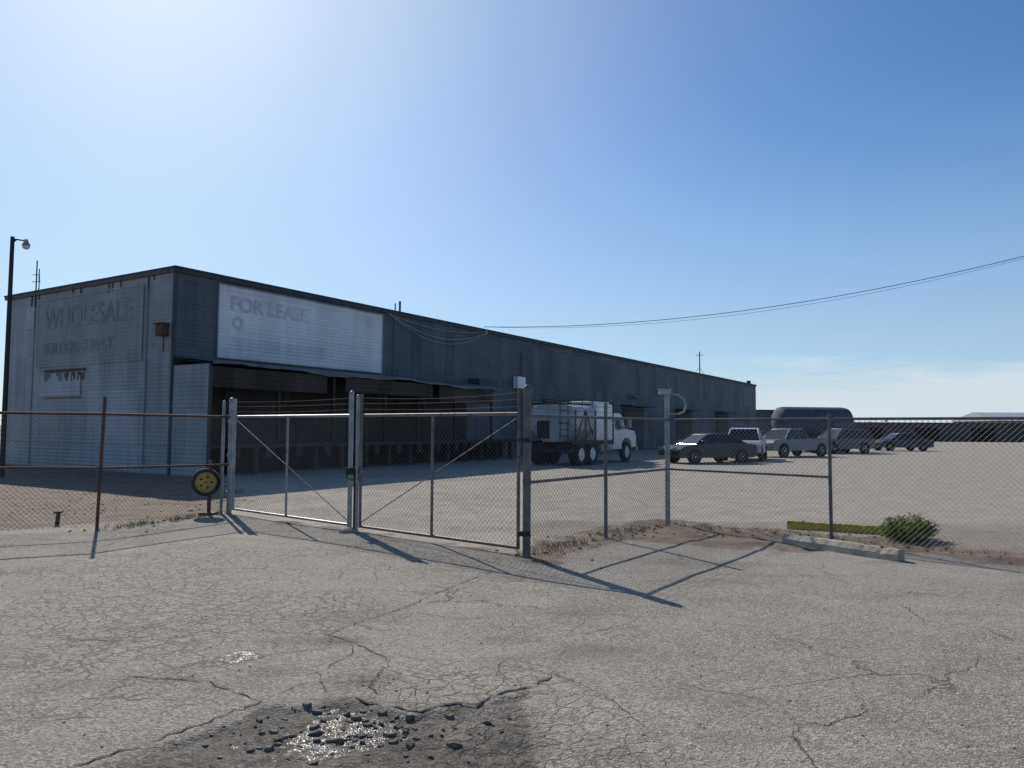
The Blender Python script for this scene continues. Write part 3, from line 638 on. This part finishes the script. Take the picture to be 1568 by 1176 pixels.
# ------------------------------------------------------------------ wheel on a post
c=Vector((-5.72,14.15,.61)); E=empty('wheel_on_post',(c.x,c.y,0)); o=Vector((c.x,c.y,0))
Mx=Matrix.Translation(c)@Matrix.Rotation(R(20),4,'Z')@Matrix.Rotation(R(90),4,'X')
mb=MB(); mb.lathe([(.15,-.09),(.22,-.1),(.255,-.06),(.26,0),(.255,.06),(.22,.085),(.195,.075),(.18,.05)],Mx,28); mb.build('tire',m_black,E,o,smooth=True)
mb=MB(); mb.lathe([(.188,.072),(.17,.055),(.155,.03),(.05,.045),(.045,.065),(0,.067)],Mx,24); mb.build('rim',simple('rim_yellow',(.55,.38,.10),.7,0,.2,9,.2,(.3,.2,.1)),E,o,smooth=True)
mb=MB()
for i in range(5):
    a_=i*2*math.pi/5; Mb=Mx@Matrix.Rotation(a_,4,'Z'); mb.lathe([(0,.05),(.024,.05),(.024,.02)],Mb@Matrix.Translation((.1,0,.0)),8)
mb.tube(Mx@Vector((0,0,.06)),Mx@Vector((0,0,.08)),.02,10); mb.build('lug_holes',m_dbrown,E,o)
mb=MB(); mb.tube((c.x+.02,c.y+.12,-.05),(c.x+.02,c.y+.12,1.0),.035,10); mb.tube((c.x+.0,c.y+.12,.61),(c.x,c.y,.61),.03,8); mb.box((c.x-.12,c.y-.02,-.02),(c.x+.16,c.y+.25,.04)); mb.build('stand',m_rust,E,o)
mb=MB(); mb.tube((-7.55,12.6,-.05),(-7.53,12.6,.22),.035,8); mb.box((-7.59,12.56,.20),(-7.48,12.65,.23)); mb.build('bollard_stub',m_rust,None,(-7.55,12.6,0))
def stop(name,a,b,mat,h=.13,w_=.09):
    a=Vector(a);b=Vector(b);d=(b-a).normalized();L_=(b-a).length; E=empty(name,a,math.atan2(d.y,d.x)); mb=MB(); k=30;sec=[(-w_,0),(-w_*.95,h*.55),(-w_*.5,h),(w_*.5,h),(w_*.95,h*.55),(w_,0)]
    vs=[]
    fs=[]
    for i in range(k+1):
        ch=-.02*random.random() if random.random()<.12 else 0
        for y,z_ in sec: 
            j=random.uniform(-.004,.004); vs.append((L_*i/k+j,y+random.uniform(-.003,.003),z_+(random.uniform(-.004,.003)+ch if z_>0 else -.03)))
    m_=len(sec)
    for i in range(k):
        for j in range(m_-1): fs.append((i*m_+j,i*m_+j+1,(i+1)*m_+j+1,(i+1)*m_+j))
    fs+=[tuple(range(m_))[::-1],tuple(range(k*m_,k*m_+m_))]; mb.add(vs,fs); mb.build('block',mat,E)
    mb=MB(); mb.tube((.25,0,h-.02),(.25,0,h+.012),.018,8); mb.tube((L_-.25,0,h-.02),(L_-.25,0,h+.012),.018,8); mb.build('anchor_pins',m_rust,E)
stop('parking_stop',(4.65,12.75,0),(6.15,11.95,0),m_yel)
stop('parking_stop',(4.02,11.1,0),(4.95,9.65,0),m_concy,.14)
def bush(name,x,y,wd,ht,n,ls,mat):
    mb=MB(); z0=gz(x,y); ns=90
    for i in range(ns):
        a_=random.random()*6.283; rr=random.random()**.55*wd*(1+.2*math.sin(a_*3)); hh=ht*(1-.55*(rr/wd)**2)*random.uniform(.55,1.12)
        tip=Vector((x+rr*math.cos(a_),y+rr*.7*math.sin(a_),z0+hh)); b0=Vector((x+rr*.35*math.cos(a_),y+rr*.3*math.sin(a_),z0)); mb.tube(b0,tip,.004,3,.0015)
        for k_ in range(n//ns):
            t=random.uniform(.2,1.05); c_=b0.lerp(tip,t)+Vector((random.gauss(0,.035),random.gauss(0,.035),random.gauss(0,.02)))
            if c_.z<z0+.01: c_.z=z0+.02
            u=Vector((random.gauss(0,1),random.gauss(0,1),random.gauss(.3,.7))).normalized(); v=u.orthogonal().normalized(); l=ls*random.uniform(.5,1.3)
            mb.add([c_-u*l,c_+v*l*.5,c_+u*l,c_-v*l*.5],[(0,1,2,3)])
    return mb.build(name,mat)
g=M('weed_leaves'); tc=g.n('ShaderNodeTexCoord').outputs['Object']; f=g.noise(tc,12,2); cl=g.mix(g.ss(f,.35,.65),(.12,.16,.045),(.25,.30,.10))
d_=g.n('ShaderNodeBsdfDiffuse',{'Color':cl}); tr=g.n('ShaderNodeBsdfTranslucent',{'Color':cl}); mx=g.n('ShaderNodeMixShader',{0:.5}); g.t.links.new(d_.outputs[0],mx.inputs[1]); g.t.links.new(tr.outputs[0],mx.inputs[2])
oo=g.n('ShaderNodeOutputMaterial'); g.t.links.new(mx.outputs[0],oo.inputs[0]); m_weed=g.m
bush('weed_bush',6.0,11.5,.50,.36,7500,.022,m_weed)
m_dry=simple('dry_weeds',(.18,.14,.08),.9,0,.4,9)
mb=MB()
for i in range(300):
    r_=random.random()
    if r_<.3: t=random.random(); p=PA.lerp(PC,t)
    elif r_<.7: t=random.random(); p=PC.lerp(PR3,t)
    else: t=random.random(); p=PL.lerp(PF1,t)
    p=p+Vector((random.gauss(0,.12),random.gauss(0,.12),0)); z0=gz(p.x,p.y)
    for k_ in range(7):
        q=p+Vector((random.gauss(0,.03),random.gauss(0,.03),0)); tip=q+Vector((random.gauss(0,.03),random.gauss(0,.03),random.uniform(.03,.10)))
        mb.tube((q.x,q.y,z0),(tip.x,tip.y,z0+tip.z),.0025,3,.0008)
mb.build('dry_grass',m_dry)
b0=Vector((-16.2,24,0)); E=empty('street_lamp',b0)
mb=MB(); mb.tube(b0,b0+Vector((0,0,7.75)),.08,12,.06); mb.tube(b0+Vector((0,0,7.55)),b0+Vector((.12,0,7.66)),.03); mb.tube(b0+Vector((.0,0,7.68)),b0+Vector((.42,0,7.62)),.025); mb.build('pole',m_dbrown,E,b0,smooth=True)
mb=MB(); mb.lathe([(0,.1),(.05,.1),(.07,.02),(.09,-.02),(.13,-.1),(.12,-.1),(0,-.09)],Matrix.Translation(b0+Vector((.45,0,7.56))),14); mb.build('lamp_head',m_galv,E,b0,smooth=True)
mb=MB(); mb.ball(b0+Vector((.45,0,7.42)),.11,12,8,(1,1,.8)); mb.build('lens',m_offw,E,b0,smooth=True)
b0=Vector((-39.7,62,0)); E=empty('radio_mast',b0); mb=MB(); mb.tube(b0,b0+Vector((0,0,15.4)),.05,6)
for z_,l in ((13.6,.35),(14.2,.3),(12.6,.3)): mb.tube(b0+Vector((-l,0,z_)),b0+Vector((l,0,z_)),.03,5); mb.tube(b0+Vector((l*.7,0,z_-.6)),b0+Vector((l*.7,0,z_+.5)),.04,5)
mb.build('mast',m_dbrown,E,b0)
